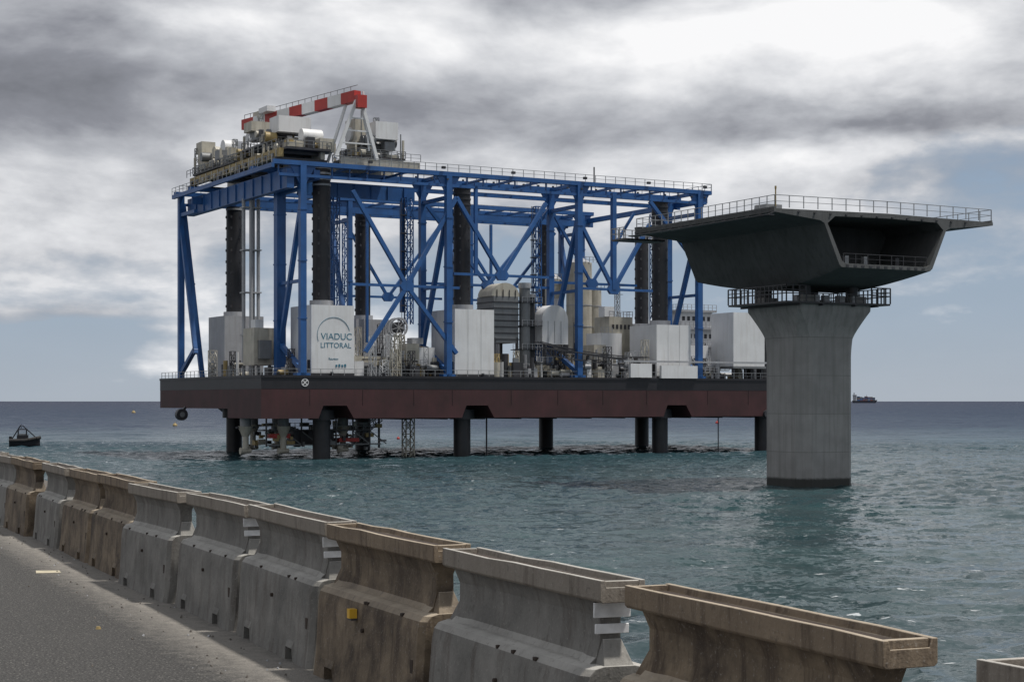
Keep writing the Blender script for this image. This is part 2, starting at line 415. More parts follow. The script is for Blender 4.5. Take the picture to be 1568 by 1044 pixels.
D=MB() # 0 cream 1 white 2 grey 3 lgrey 4 dark 5 yellow 6 blue
def archroof(t0,t1,v0,v1,z,mi,r=None):
    n=12; w=(t1-t0)/2; r=r or w; c=(t0+t1)/2
    D.prism([(c+w*math.cos(math.pi*i/n),z+r*math.sin(math.pi*i/n)) for i in range(n+1)],'y',v0,v1,mi)
D.box(44,48.8,6,12,DZ+6,27,2)
for i in range(7): D.box(43.9,48.9,5.9,12.1,19.6+i*1.05,19.8+i*1.05,4)
for t in (44.2,48.6): 
    for v in (6.2,11.8): D.beam((t,v,DZ),(t,v,20),.4,.4,4)
archroof(43.6,49,6,11,27,0,2.3)
for t in (44.6,45.8,47,48.2): D.beam((t,5.93,26.8),(t,5.93,28.1),.12,.1,4)
D.cyl((50.3,6.5,DZ),(50.3,6.5,28.5),.95,2,18); D.cyl((50.3,6.5,28.5),(50.3,6.5,29.4),1.1,3,18)
D.cyl((52,7.5,DZ+3),(52,7.5,27),.8,4,16); D.cyl((52,7.5,27),(52,7.5,27.6),.95,3,16)
for z in (18,22,26): D.box(49.2,53.2,5.4,8.6,z,z+.15,4); D.rail([(49.2,5.4,z),(53.2,5.4,z)],1.,3,1,.05)
D.box(53.5,58.7,6,12,19,23.2,1); archroof(53.5,58.7,6,12,23.2,1,2.6)
for t in (54,56,58.3): D.beam((t,6.4,DZ),(t,6.4,19),.3,.3,4)
D.beam((54,6.4,14),(58.3,6.4,19),.2,.2,4); D.beam((58.3,6.4,14),(54,6.4,19),.2,.2,4)
for t in (54.6,55.9,57.2): D.box(t,t+.12,5.95,6,19.2,23,3)
D.cyl((57.6,8,25),(57.6,8,27),.5,3,12)
for (t,v,r,zt) in ((72.6,25,2.4,35),(76.4,26,1.5,30),(69.4,29,1.6,32)):
    D.cyl((t,v,19),(t,v,zt),r,0,20); D.cyl((t,v,zt),(t,v,zt+1.1),r,3,20,r2=.5); D.cyl((t,v,16),(t,v,19),.5,3,20,r2=r)
    for a in range(4):
        x=t+r*math.cos(a*1.57+.7); y=v+r*math.sin(a*1.57+.7); D.beam((x,y,DZ),(x,y,20),.25,.25,4)
    for z in (23,27,31): 
        if z<zt: D.cyl((t,v,z),(t,v,z+.15),r+.06,3,20)
    D.rail([(t-r,v-r,zt),(t+r,v-r,zt)],1.,2,.8,.05)
D.box(68.6,73,11,16,17,21.4,1); D.box(71,76,12,17,17,24.4,0); D.box(76,80.2,10,15,17,23.2,1); D.box(66.5,69,10,14,15,19.2,0)
for t in range(67,81,2): D.beam((t,10.4,DZ),(t,10.4,17),.25,.25,4)
for i in range(5): D.box(71.6+i*.85,72+i*.85,11.9,12,22.2,23,4)
for i in range(4): D.box(76.6+i*.85,77+i*.85,9.9,10,20.6,21.4,4)
D.box(70,72,12,14,24.4,26.2,1); D.lattice((74,14,24.4),(74,14,30),.7,3,.09,6); D.beam((72.8,14,28.6),(75.2,14,28.6),.1,.1,3)
D.rail([(68.6,11,21.4),(71,11,21.4)],1.,3,.8,.05); D.rail([(71,12,24.4),(76,12,24.4),(76,17,24.4)],1.,3,1,.05)
for i in range(4):
    z=DZ+3.3*i; D.box(89-0*i,96.5,14+.6*i,24,z,z+2.9,1); D.box(88.4,97,13.2+.6*i,24,z+2.9,z+3.3,3)
    D.rail([(88.4,13.3+.6*i,z+3.3),(97,13.3+.6*i,z+3.3)],1.,3,1,.05); D.rail([(88.4,13.3+.6*i,z+3.3),(88.4,22,z+3.3)],1.,3,1,.05)
    for kx in range(6): D.box(89.6+kx*1.15,90.2+kx*1.15,13.95+.6*i,14+.6*i,z+1.3,z+2.1,4)
D.box(90.6,97.6,1.2,8,15.5,25.2,1); D.box(90.4,97.8,1.0,8.2,15.1,15.5,2)
for t in (90.8,93.5,97.2): D.beam((t,1.6,DZ),(t,1.6,15.1),.4,.4,4)
D.box(84,88.5,6,9,17,19.3,1); D.box(84.5,87,5.5,8,DZ,15.5,0)
D.cyl((86,12,DZ),(86,12,22),.35,3,12); D.box(85.2,87.2,10,12,19.4,20,5)
D.box(67.4,71.8,-.5,.1,DZ+.2,15.7,1); D.box(73.8,81.5,-.5,.1,DZ+.1,15.4,1)
D.beam((66,-.4,16.1),(97,-.4,16.1),.25,.3,3)
for y in (-.2,1.2): D.beam((50.5,y,18.2),(67,y,16.3),.18,.18,4)
for i in range(16): D.beam((50.5+i*1.05,-.2,18.2-i*.118),(50.5+i*1.05,-.2,16.9-i*.1),.1,.1,4)
D.beam((50.5,-.2,16.9),(67,-.2,15.1),.15,.15,4)
for (v,sag) in ((.6,1.0),(1.6,1.5),(2.4,.7)):
    pr=None
    for i in range(15):
        f=i/14; q_=Vector((50+f*22,v,19.2-2.4*f-sag*4*f*(1-f)*.6))
        if pr is not None: D.beam(pr,q_,.16,.16,4)
        pr=q_
for a in range(22):
    A=2*math.pi*a/22;B=2*math.pi*(a+1)/22
    for v in (8,9.4): D.beam((27.2+1.5*math.cos(A),v,21.4+1.5*math.sin(A)),(27.2+1.5*math.cos(B),v,21.4+1.5*math.sin(B)),.25,.25,3)
    if a%3==0: D.beam((27.2,8,21.4),(27.2+1.5*math.cos(A),8,21.4+1.5*math.sin(A)),.12,.12,3)
D.cyl((27.2,8,21.4),(27.2,9.4,21.4),.9,4,16); D.lattice((27.2,8.7,DZ),(27.2,8.7,20),1.8,0,.2,5)
D.box(26.6,29,4,7,15,18.6,0); D.box(29,31.8,4,8,14.6,18,1); D.box(28.2,30.2,5,7,18.6,19.6,3)
D.box(3.4,7.2,12,17,15,21,0); D.box(4,6,11,12,16,19,2); D.box(3.6,5,12,14,21,22.3,1)
D.box(18.2,23,6,9,DZ,16.5,0); D.box(17,18.6,3,5,DZ,15.6,1)
def clutter(t0,t1,v0,v1,n,zmax=4,mats=(0,0,1,2,3,4,4,5)):
    for i in range(n):
        t=random.uniform(t0,t1); v=random.uniform(v0,v1); m=random.choice(mats); hh=random.uniform(.6,zmax); r=random.random()
        if r<.4:
            w=random.uniform(.4,2.); D.box(t,t+w,v,v+random.uniform(.5,2),DZ,DZ+hh*.75,m)
            D.box(t+.1,t+w*.6,v+.1,v+.5,DZ+hh*.75,DZ+hh*.95,random.choice(mats))
        elif r<.6: D.cyl((t,v,DZ),(t,v,DZ+hh*1.2),random.uniform(.12,.6),m,12)
        elif r<.75:
            l=random.uniform(1,3.5); D.cyl((t,v,DZ+hh*.6),(t+l,v,DZ+hh*.6),random.uniform(.15,.6),m,12); D.beam((t+.3,v,DZ),(t+.3,v,DZ+hh*.6),.2,.2,4); D.beam((t+l-.3,v,DZ),(t+l-.3,v,DZ+hh*.6),.2,.2,4)
        elif r<.9:
            D.lattice((t,v,DZ),(t,v,DZ+hh*1.7),random.uniform(.6,1.2),m,.1,4)
        else:
            D.rail([(t,v,DZ+hh),(t+3,v,DZ+hh)],1.,3,1,.05); D.box(t,t+3,v,v+1,DZ+hh-.15,DZ+hh,4)
clutter(18,32,1.5,10,80,4.2); clutter(2,7,4,30,20,4); clutter(41.8,60,1.5,9,66,3.6); clutter(59,72,1.5,12,70,4.5); clutter(82,90,1,14,34,4); clutter(82,100,3,14,30,3)
clutter(14,32,20,38,40,6); clutter(42,90,16,38,60,7)
D.obj('deck_plant',[CREAM,WHITE,GREY,LGREY,DSTEEL,YEL,BLUE],barge)

U=MB()
for (t,v) in ((1.2,10),(6.8,8),(18,10),(10,30),(16,34)):
    U.cyl((t,v,6.5),(t,v,5.2),.9,2,14); U.cyl((t,v,5.2),(t,v,3.6),1.25,0,14,r2=.55); U.cyl((t,v,3.6),(t,v,1.6),.5,0,14)
    U.cyl((t-.9,v,1.3),(t+.9,v,1.3),.55,0,14,r2=.35); U.beam((t-1.6,v,5.0),(t+1.6,v,5.0),.3,.3,1)
U.box(4,22,8,12,4.4,4.6,1); U.rail([(4,8,4.6),(22,8,4.6)],1.1,2,1.2,.06)
U.box(9,16,9,12,2.2,4.4,1); U.box(16.5,20,8,11,2.6,3.2,3); U.box(4.4,8,8,9,3.3,4,3)
for t in range(4,23,3): U.beam((t,8.2,6.5),(t,8.2,2.0),.22,.22,1); U.beam((t,8.2,4.4),(t+3,8.2,2.2),.14,.14,2)
for i in range(90):
    t=random.uniform(3,24); v=random.uniform(7.6,14); z=random.uniform(1.2,5.4); w=random.uniform(.3,1.5)
    U.box(t,t+w,v,v+.6,z,z+random.uniform(.2,.9),random.choice((1,1,2,2,0,4)))
U.beam((4,8.2,2.2),(24,8.2,2.2),.2,.2,2)
U.lattice((29.4,9,-2),(29.4,9,6.6),1.5,0,.18,6); U.cyl((42.6,6,-2),(42.6,6,6.6),.14,1,8)
U.lattice((19,10,2.2),(24.6,10,6.4),1.0,2,.12,6)
U.cyl((24.5,10,1.5),(24.5,10,6.5),.2,1,8); U.cyl((90,5,-2),(90,5,6.6),.1,1,8)
for t in range(20,105,7): U.beam((t,4,6.35),(t,46,6.35),.5,.35,1)
for (t,v) in ((-.7,36),):
    U.cyl((t,v-.5,6.9),(t,v+.6,6.9),1.0,1,20); U.cyl((t,v-.6,6.9),(t,v-.5,6.9),.45,2,14); U.beam((0,v,8.2),(t,v,7),.4,.4,1)
U.cyl((97,-.5,6.9),(97,.1,6.9),.7,1,16)
U.obj('under_hull_gear',[CREAM,DSTEEL,GREY,RED,YEL],barge)

# ============================================================ VIADUCT
LA=math.atan2(.473,.881); NP=(25.9,168.6,0)
seg=empty('viaduct_deck_segment',NP,LA)
B=MB(); LG=25.6; ZD=28.3
def zb(l):
    x=abs(l-LG/2)/(LG/2); return 22.75-1.55*(1-x**1.6)
outer=[];inner=[]
NS=13
for i in range(NS):
    l=LG*i/(NS-1); z=zb(l)
    k=(27.2-z)/4.45
    xl=6.25+1.9*k; xr=22.35-1.9*k
    outer.append([(0,l,ZD-.05),(14.45,l,ZD+.15),(28.9,l,ZD-.05),(28.9,l,ZD-.38),(22.9,l,27.35),(22.35,l,27.1),(xr,l,z+.25),(xr-.3,l,z),(xl+.3,l,z),(xl,l,z+.25),(6.25,l,27.1),(5.7,l,27.35),(0,l,ZD-.38)])
    inner.append([(7.6,l,27.85),(14.45,l,27.95),(21.1,l,27.85),(21.95,l,27.1),(xr-.35,l,z+.65),(xr-.75,l,z+.4),(xl+.75,l,z+.4),(xl+.35,l,z+.65),(6.65,l,27.1)])
B.loft(outer,0,caps=False); B.loft(inner,0,caps=False)
def cap(O,I):
    vs=O+I; no=len(O)
    q=lambda i:no+i
    fs=[(0,1,q(1),q(0)),(1,2,q(2),q(1)),(2,3,4,5,q(3),q(2)),(5,6,q(4),q(3)),(6,7,q(5),q(4)),(7,8,q(6),q(5)),(8,9,q(7),q(6)),(9,10,q(8),q(7)),(10,11,12,0,q(0),q(8))]
    B.add(vs,fs,1)
cap(outer[0],inner[0]); cap(outer[-1],inner[-1])
B.prism([(x,z) for x,_,z in inner[6]],'y',9,16,0)
B.box(0.02,.3,.05,LG-.05,ZD-.03,ZD+.15,1); B.box(28.6,28.88,.05,LG-.05,ZD-.03,ZD+.15,1)
for x in range(3,27,2): B.box(x-.12,x+.12,-.12,0,27.98,28.1,2)
for x in range(9,20,1): B.box(x,x+.4,-.03,0,zb(0)+.1,zb(0)+.28,2)
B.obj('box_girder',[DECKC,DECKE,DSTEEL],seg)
rl=MB()
rl.rail([(.15,.1,ZD+.1),(14.45,.1,ZD+.2),(28.75,.1,ZD+.1)],1.2,0,1.7,.045)
rl.rail([(.15,.1,ZD+.1),(.15,LG-.1,ZD+.1)],1.2,0,1.3,.045)
rl.rail([(28.75,.1,ZD+.1),(28.75,LG-.1,ZD+.1)],1.2,0,1.7,.045)
rl.rail([(.15,LG-.1,ZD+.1),(28.75,LG-.1,ZD+.1)],1.2,0,1.7,.045)
rl.rail([(9,.4,zb(0)+.45),(20,.4,zb(0)+.45)],1.0,2,1.5,.04)
for x in (10.5,13,17.2): rl.box(x,x+.5,2,2.5,zb(0)+.4,zb(0)+1.4,random.choice((0,1,2)))
for x in (3,6,9,13): rl.cyl((x,6+x*.3,ZD+.1),(x,6+x*.3,ZD+1.1),.15,1,10)
rl.box(-.9,0,-.02,LG,ZD-.75,ZD-.65,2); rl.box(2,4,4,6,ZD+.1,ZD+.9,0)
for l in range(0,26,2): rl.beam((-.8,l,ZD-.7),(-.0,l,ZD-.4),.08,.08,2)
rl.cyl((.4,.3,ZD+.1),(.4,.3,ZD+2.1),.07,1,8); rl.cyl((.4,.3,ZD+1.9),(.4,.3,ZD+2.2),.1,1,8)
rl.box(-1.5,4,LG,LG+2.6,ZD-1.1,ZD-.9,2); rl.rail([(-1.5,LG,ZD-.9),(-1.5,LG+2.6,ZD-.9),(4,LG+2.6,ZD-.9)],1.2,0,.9,.06)
rl.obj('deck_railings',[GALV,YEL,DSTEEL,ORANGE],seg)

pier=empty('viaduct_pier',NP,LA)
S=MB(); cx,cy=14.15,12.6
def ring(wa,wb,c,z): 
    a,b=wa/2,wb/2
    return [(cx-a+c,cy-b,z),(cx+a-c,cy-b,z),(cx+a,cy-b+c,z),(cx+a,cy+b-c,z),(cx+a-c,cy+b,z),(cx-a+c,cy+b,z),(cx-a,cy+b-c,z),(cx-a,cy-b+c,z)]
rg=[ring(7.6,7.6,1.3,-6),ring(7.6,7.6,1.3,14.0)]
for i in range(1,11):
    z=14+4.9*i/10; f=max(0,(z-16.0)/2.9); g_=i/10
    fw=f**1.15
    rg.append(ring(7.6+2.3*fw,7.6+1.6*fw,1.3-1.05*g_**1.5,z))
rg.append(ring(9.95,9.25,.25,19.5))
S.loft(rg,0)
S.obj('pier_shaft',[PIERC],pier)
T=MB()
T.box(cx-7,cx+7,cy-5.2,cy+5.2,19.52,19.72,0)
for x in (cx-5.2,cx-2.2,cx+2.2,cx+5.2): T.beam((x,cy-5.3,19.42),(x,cy+5.3,19.42),.2,.2,0)
for sx in (-1,1):
    x0=cx+sx*7; x1=cx+sx*4.4
    T.rail([(x1,cy-5.2,19.7),(x0,cy-5.2,19.7),(x0,cy+5.2,19.7),(x1,cy+5.2,19.7)],1.7,0,.75,.07)
    T.rail([(x1,cy-5.2,20.1),(x0,cy-5.2,20.1),(x0,cy+5.2,20.1)],.8,0,.75,.06)
for (x,y) in ((-3.2,-3.4),(3.2,-3.4),(-3.2,3.4),(3.2,3.4)):
    T.box(cx+x-.9,cx+x+.9,cy+y-.8,cy+y+.8,19.72,20.5,1); T.cyl((cx+x,cy+y,20.5),(cx+x,cy+y,21.5),.65,0,16)
for (x,y,w) in ((-1.2,-4.2,.7),(.6,-4.3,.9),(4.2,-4,.5),(-4.4,-3.6,.6),(-2.6,-4.6,.5),(2.4,-4.5,.4)): T.box(cx+x,cx+x+w,cy+y,cy+y+.6,19.72,20.5,2)
T.rail([(cx-4.4,cy-5.2,19.7),(cx+4.4,cy-5.2,19.7)],.9,0,1.1,.05)
T.obj('pier_head_platform',[DSTEEL,PIERC,LGREY],pier)

# ============================================================ GROUND / ROAD / SEA
BA=math.atan2(.4104,.9119); BP=(4.68,0,0); RZ=7.0
gr=MB()
prof_=[(-120,RZ-.01),(2.4,RZ-.01),(2.9,6.8),(14,-3.0),(30,-8)]
rings=[]
for s_ in range(-160,420,4):
    rings.append([(w,s_,z+(random.uniform(-.35,.35) if 2<w<20 and z<6.85 else 0)) for w,z in prof_])
gr.loft(rings,0,caps=False,closed=False)
m_g,t,b=newmat('gravel_embankment')
co=t.new('ShaderNodeTexCoord').outputs['Object']; n=t.noise(co,3,6,.6)
t.put(b.inputs['Base Color'],t.mix(n,(.06,.055,.05),(.2,.18,.16))); b.inputs['Roughness'].default_value=.9
t.l.new(t.bump(n,.8,.2),b.inputs['Normal'])
gr.obj('ground',[m_g],None,BP,BA)

rd=MB(); rd.box(-11.5,.95,-160,420,RZ-.1,RZ,0)
m_r,t,b=newmat('asphalt')
co=t.new('ShaderNodeTexCoord').outputs['Object']
sx=t.new('ShaderNodeSeparateXYZ'); t.l.new(co,sx.inputs[0])
n1=t.noise(co,48,5,.75); n2=t.noise(co,.7,5,.6,.4); n3=t.noise(co,7,5,.65); n5=t.noise(co,22,4,.6)
vor=t.new('ShaderNodeTexVoronoi'); t.l.new(co,vor.inputs['Vector']); vor.inputs['Scale'].default_value=26
c=t.mix(t.ramp(n1,[(.42,0.),(.58,1.)]),(.01,.01,.01),(.10,.097,.093))
c=t.mix(t.m('MULTIPLY',t.ramp(vor.outputs['Distance'],[(.12,1.),(.26,0.)]),.8),c,(.26,.25,.23))
c=t.mix(t.m('MULTIPLY',t.ramp(n5,[(.5,0.),(.7,1.)]),.5),c,(.015,.015,.015))
c=t.mix(t.m('MULTIPLY',t.ramp(n2,[(.4,0.),(.65,1.)]),.15),c,(.07,.067,.063))
edge=t.m('ADD',sx.outputs[0],t.m('MULTIPLY',t.m('SUBTRACT',n3,.5),.9))
dust=t.ramp(t.m('ADD',t.m('MULTIPLY',edge,.5),1.),[(.55,0.),(.74,.5),(.88,.95),(1.,.6)])
dust=t.m('MULTIPLY',dust,t.ramp(n1,[(.3,.7),(.6,1.)]))
c=t.mix(dust,c,(.3,.28,.25))
t.put(b.inputs['Base Color'],c); b.inputs['Roughness'].default_value=.85
t.l.new(t.bump(t.m('ADD',n1,n5),1.,.02),b.inputs['Normal'])
road=rd.obj('road',[m_r],None,BP,BA)
def to_local(X,Y):
    dx,dy=X-BP[0],Y-BP[1]; return (dx*math.cos(BA)+dy*math.sin(BA), -dx*math.sin(BA)+dy*math.cos(BA))
pm=MB(); x,y=to_local(-6.0,22.0)
pm.add([(x-.15,y-.12,RZ+.004),(x+.15,y-.2,RZ+.004),(x+.18,y+.12,RZ+.004),(x-.1,y+.22,RZ+.004)],[(0,1,2,3)],0)
pm.obj('road_marking',[mat('old_cream_road_paint',(.5,.45,.33),.8,.2,5,.3)],None,BP,BA)
ch=MB()
for i in range(260):
    w=-abs(random.gauss(0,.5))-.08 if random.random()<.8 else random.uniform(-5,-.1); s_=random.uniform(8,34); r=random.uniform(.005,.015)
    ch.cyl((w,s_,RZ),(w+random.uniform(-.01,.01),s_,RZ+r*1.2),r,random.choice((0,0,0,1)),6,r2=r*.5)
x,y=to_local(-4.0,16.5); ch.cyl((x,y,RZ),(x,y,RZ+.025),.03,2,6,r2=.02)
ch.obj('gravel_chips',[m_g,LGREY,YEL],None,BP,BA)

# ---- sea: one sheet, real wave relief near the shore, flat to the horizon
x0,x1,y0,y1,st_=-190.,215.,14.,420.,.7
xs=np.arange(x0,x1+.01,st_); ys=np.arange(y0,y1+.01,st_)
XX,YY=np.meshgrid(xs,ys); ZZ=np.zeros_like(XX)
rs=np.random.RandomState(4)
for i in range(90):
    lam=1.9*(6.0/1.9)**(rs.rand()**1.3); th=rs.normal(-1.9,.65); kk=2*np.pi/lam; a=.0072*lam**.82*(.5+rs.rand())
    ph=kk*(XX*np.cos(th)+YY*np.sin(th))+rs.rand()*6.28+ .8*np.sin(XX*.021*rs.rand()+YY*.017*rs.rand()+rs.rand()*6)
    ZZ+=a*(np.sin(ph)+.3*np.sin(2*ph))
gust=.75+.35*np.sin(XX*.03+1.3*np.sin(YY*.02))*np.sin(YY*.035+np.sin(XX*.025)*1.5)
ZZ*=gust
fade=np.clip(np.minimum(np.minimum(XX-x0,x1-XX),np.minimum(YY-y0,(y1-YY)*.3))/25,0,1); ZZ*=fade
ny,nx=XX.shape
verts=np.stack([XX.ravel(),YY.ravel(),ZZ.ravel()],1)
ii=np.arange(nx-1)[None,:]+nx*np.arange(ny-1)[:,None]
faces=np.stack([ii,ii+1,ii+nx+1,ii+nx],-1).reshape(-1,4)
xe,ye=xs[-1],ys[-1]
out_v=[(-60000,-3000,0),(60000,-3000,0),(60000,70000,0),(-60000,70000,0),(x0,y0,0),(xe,y0,0),(xe,ye,0),(x0,ye,0)]
nb=len(verts)
allv=verts.tolist()+out_v
allf=faces.tolist()+[[nb,nb+1,nb+5,nb+4],[nb+1,nb+2,nb+6,nb+5],[nb+2,nb+3,nb+7,nb+6],[nb+3,nb,nb+4,nb+7]]
me=bpy.data.meshes.new('sea'); me.from_pydata(allv,[],allf); me.polygons.foreach_set('use_smooth',[True]*len(me.polygons))
so_=bpy.data.objects.new('sea',me); scene.collection.objects.link(so_)
m_s,t,b=newmat('sea_water'); me.materials.append(m_s)
geo=t.new('ShaderNodeNewGeometry'); pos=geo.outputs['Position']
sp=t.new('ShaderNodeSeparateXYZ'); t.l.new(pos,sp.inputs[0])
Y=sp.outputs[1]
def slope(scale,amp,sc=(1,1.4,1),det=3):
    c_=t.noise(t.mapping(pos,sc,rot=(0,0,.25)),scale,det,.55,0,'Color')
    v=t.vm('SUBTRACT',c_,(.5,.5,.5)); return t.vm('MULTIPLY',v,(amp,amp,0))
sl_=t.vm('ADD',t.vm('ADD',slope(.55,.65),slope(2.2,1.0)),slope(.13,.15))
far=t.ramp(t.m('DIVIDE',Y,1200.),[(.2,0.),(.34,.8),(.7,1.)])
extra=t.vm('MULTIPLY',slope(.12,1.6,(1,2.2,1),4),far)
N=t.vm('NORMALIZE',t.vm('ADD',t.vm('ADD',geo.outputs['Normal'],sl_),extra))
big=t.noise(t.mapping(pos,(1,.5,1)),.02,4,.6)
gu=t.noise(t.mapping(pos,(.5,1.6,1)),.05,5,.6,.6)
fl=t.noise(t.mapping(pos,(.7,1.5,1),rot=(0,0,.2)),.9,6,.62)
d=t.m('LOGARITHM',t.m('MAXIMUM',Y,10.),10.)
d=t.m('ADD',d,t.m('MULTIPLY',t.m('SUBTRACT',big,.5),.35))
col=t.ramp(t.m('DIVIDE',t.m('SUBTRACT',d,1.5),2.5),[(.0,(.036,.056,.06)),(.22,(.032,.064,.069)),(.4,(.026,.056,.066)),(.52,(.018,.028,.048)),(1.,(.018,.020,.038))])
col=t.mix(t.ramp(gu,[(.38,.4),(.6,0.)]),col,(.014,.028,.038))
col=t.mix(t.m('MULTIPLY',t.ramp(fl,[(.655,0.),(.69,1.)]),.7),col,(.6,.63,.65))  # white flecks: foam, plus wave sparkle painted into the water colour
t.put(b.inputs['Base Color'],col)
t.put(b.inputs['Specular IOR Level'],t.ramp(t.m('DIVIDE',Y,900.),[(.05,.5),(.25,.4),(.38,.25),(.8,.15)]))
t.put(b.inputs['Roughness'],t.ramp(gu,[(.35,.1),(.65,.2)])); b.inputs['IOR'].default_value=1.33
t.l.new(N,b.inputs['Normal'])
df=t.new('ShaderNodeBsdfDiffuse'); t.l.new(t.mix(1.,col,(1.35,1.35,1.45),'MULTIPLY'),df.inputs[0])
msx=t.new('ShaderNodeMixShader'); t.put(msx.inputs[0],t.ramp(t.m('DIVIDE',Y,1200.),[(.16,0.),(.3,.3),(.5,.62),(1.,.72)]))
t.l.new(b.outputs[0],msx.inputs[1]); t.l.new(df.outputs[0],msx.inputs[2])
outn=[n for n in m_s.node_tree.nodes if n.type=='OUTPUT_MATERIAL'][0]; t.l.new(msx.outputs[0],outn.inputs[0])

# ============================================================ BARRIERS
def barrier(i,s0,length,color,plate,jit=0):
    M=MB(); cc=.195
    L=length; half=[(-.095,0),(-.07,.18),(-.04,.62),(-.025,.69),(.005,.728),(.06,.742)]
    base=half+[(2*cc-x,z) for x,z in half[::-1]]
    def rg(y,lift,ins=0): return [(x+(ins if x<cc else -ins),y,(z if z>0 else lift)) for x,z in base]
    n1,n2=L*.2,L*.76
    M.loft([rg(.04,0,.04),rg(.09,0),rg(n1,0),rg(n1+.015,.12),rg(n1+.2,.12),rg(n1+.215,0),rg(n2,0),rg(n2+.015,.12),rg(n2+.2,.12),rg(n2+.215,0),rg(L-.09,0),rg(L-.04,0,.04)],0)
    hw=[(.09,.735),(.125,.775),(.145,.87),(.145,1.0),(.11,1.10)]
    web=hw+[(2*cc-x,z) for x,z in hw[::-1]]
    def wr(y,k): return [(cc+(x-cc)*k,y,z) for x,z in web]
    M.loft([wr(.16,1.3),wr(.27,1.3),wr(.38,.9),wr(L-.38,.9),wr(L-.27,1.3),wr(L-.16,1.3)],0)
    for ya,yb,yt in ((.05,.16,.145),(L-.16,L-.05,L-.15)):
        M.loft([[(.1,ya,.738),(.29,ya,.738),(.29,yb,.738),(.1,yb,.738)],[(.14,yt-.01,.88),(.25,yt-.01,.88),(.25,yt+.01,.88),(.14,yt+.01,.88)]],0)
    a,b=.055,.335
    # cap beam with a shallow open trough; slight sag and uneven rims
    cp=[(a+.015,1.095),(b-.015,1.095),(b,1.11),(b,1.22),(b-.03,1.22),(b-.04,1.18),(a+.04,1.18),(a+.03,1.22),(a,1.22),(a,1.11)]
    rings=[]
    for q in range(7):
        y=.01+(L-.02)*q/6; o1=random.uniform(-.006,.006); o2=random.uniform(-.005,.005)
        rings.append([(x+o1,y,z+(o2 if z>1.15 else 0)) for x,z in cp])
    M.loft(rings,1)
    M.box(a+.05,b-.05,.05,L-.05,1.178,1.186,2)
    M.box(a+.035,b-.035,.02,.055,1.176,1.216,1); M.box(a+.035,b-.035,L-.055,L-.025,1.176,1.216,1)
    if plate:
        M.box(.08,.31,.135,.152,1.0,1.085,3); M.box(.09,.30,.135,.152,.91,.965,3)
    M.box(-.06,-.03,L*.06,L*.085,.3,.42,2); M.cyl((-.07,L*.5,.5),(-.04,L*.5,.5),.018,2,8)
    for q in range(3):
        y=random.uniform(.15,L-.2); M.box(-.03,.0,y,y+random.uniform(.02,.05),.69,.712,2)
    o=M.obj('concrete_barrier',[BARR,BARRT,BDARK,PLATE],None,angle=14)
    A=Matrix.Rotation(BA,4,'Z')
    p=Vector(BP)+A@Vector((jit,s0,RZ-random.uniform(0,.02))); o.location=p
    o.rotation_euler=(random.uniform(-.008,.008),random.uniform(-.018,.018),BA+random.uniform(-.026,.026))
    o.color=(color,color,color,1)
    bv=o.modifiers.new('bevel','BEVEL'); bv.width=.008; bv.segments=2; bv.limit_method='ANGLE'; bv.angle_limit=R(40)
    return o
s0=7.77; pitch=2.52
browns={-1:0,0:1,1:0,2:1,3:0,4:0,5:0,6:1,7:1,8:0,9:1}
for i in range(-4,34):
    cl=browns.get(i,random.choice((0,1,1,0)))
    ss=s0+i*pitch-(.40 if i<0 else 0)
    barrier(i,ss,pitch-.06-random.uniform(0,.05),cl,(i in (1,3,4)) or random.random()<.2 and i>8,random.uniform(-.05,.05))
rf=MB()
rf.box(-.03,.03,-.03,.03,0,.07,0); rf.box(-.02,.03,-.04,.04,-.015,0,1)
o=rf.obj('barrier_reflector',[mat('amber_reflector',(.7,.42,.04),.3,.05),DSTEEL]); A=Matrix.Rotation(BA,4,'Z')
o.location=Vector(BP)+A@Vector((-.07,14.2,RZ+.56)); o.rotation_euler=(0,0,BA)

# ============================================================ SMALL CRAFT, BUOYS, SHIP
boat=MB()
hp=[]
for i in range(9):
    f=i/8; x=-2.6+5.2*f; w=1.0*math.sin(min(1,(1-f)*1.9+.0)*math.pi/2)**.6+.02 if f>.4 else 1.0
    zt=.85+.45*max(0,f-.5)*2
    hp.append([(x,-w,zt),(x,-w*.8,.1),(x,0,-.3),(x,w*.8,.1),(x,w,zt)])
boat.loft(hp,0,caps=True)
for i in range(8):
    for sgn in (0,4): boat.cyl(hp[i][sgn],hp[i+1][sgn],.28,1,10)
boat.box(-1.3,.6,-.7,.7,.7,1.7,0); boat.box(-1.1,.3,-.6,.6,2.5,2.65,0); boat.box(-1.0,.2,-.58,.58,1.7,1.9,2)
for x in (-1.1,.3):
    for y in (-.6,.6): boat.beam((x,y,1.6),(x,y,2.6),.14,.14,0)
boat.beam((-2.2,0,1.0),(-.7,0,3.2),.18,.18,0); boat.beam((1.9,0,1.3),(-.4,0,3.2),.16,.16,0)
boat.beam((-.6,0,2.7),(-.6,0,3.4),.1,.1,0)
boat.cyl((-2.4,0,.5),(-2.4,0,1.5),.28,1,10)
wb=boat.obj('workboat',[BLACK,RUBBER,GREY],None,(-98.5,345,.15),R(12)); wb.scale=(1.15,1.15,1.3)
def buoy(x,y,m,r):
    M=MB(); rings=[]
    for k in range(7):
        a=-math.pi/2+math.pi*k/6; rings.append([(max(.02,math.cos(a))*r*math.cos(b_*math.pi/6),max(.02,math.cos(a))*r*math.sin(b_*math.pi/6),math.sin(a)*r) for b_ in range(12)])
    M.loft(rings,0); M.cyl((0,0,r*.9),(0,0,r*1.6),r*.15,0,8)
    M.obj('mooring_buoy',[m],None,(x,y,.15))
buoy(-125,633,YEL,.9); buoy(85,707,RED,.8); buoy(-27.6,414,RED,.4); buoy(-296,1335,YEL,1.6)
ship=MB()
SL=125
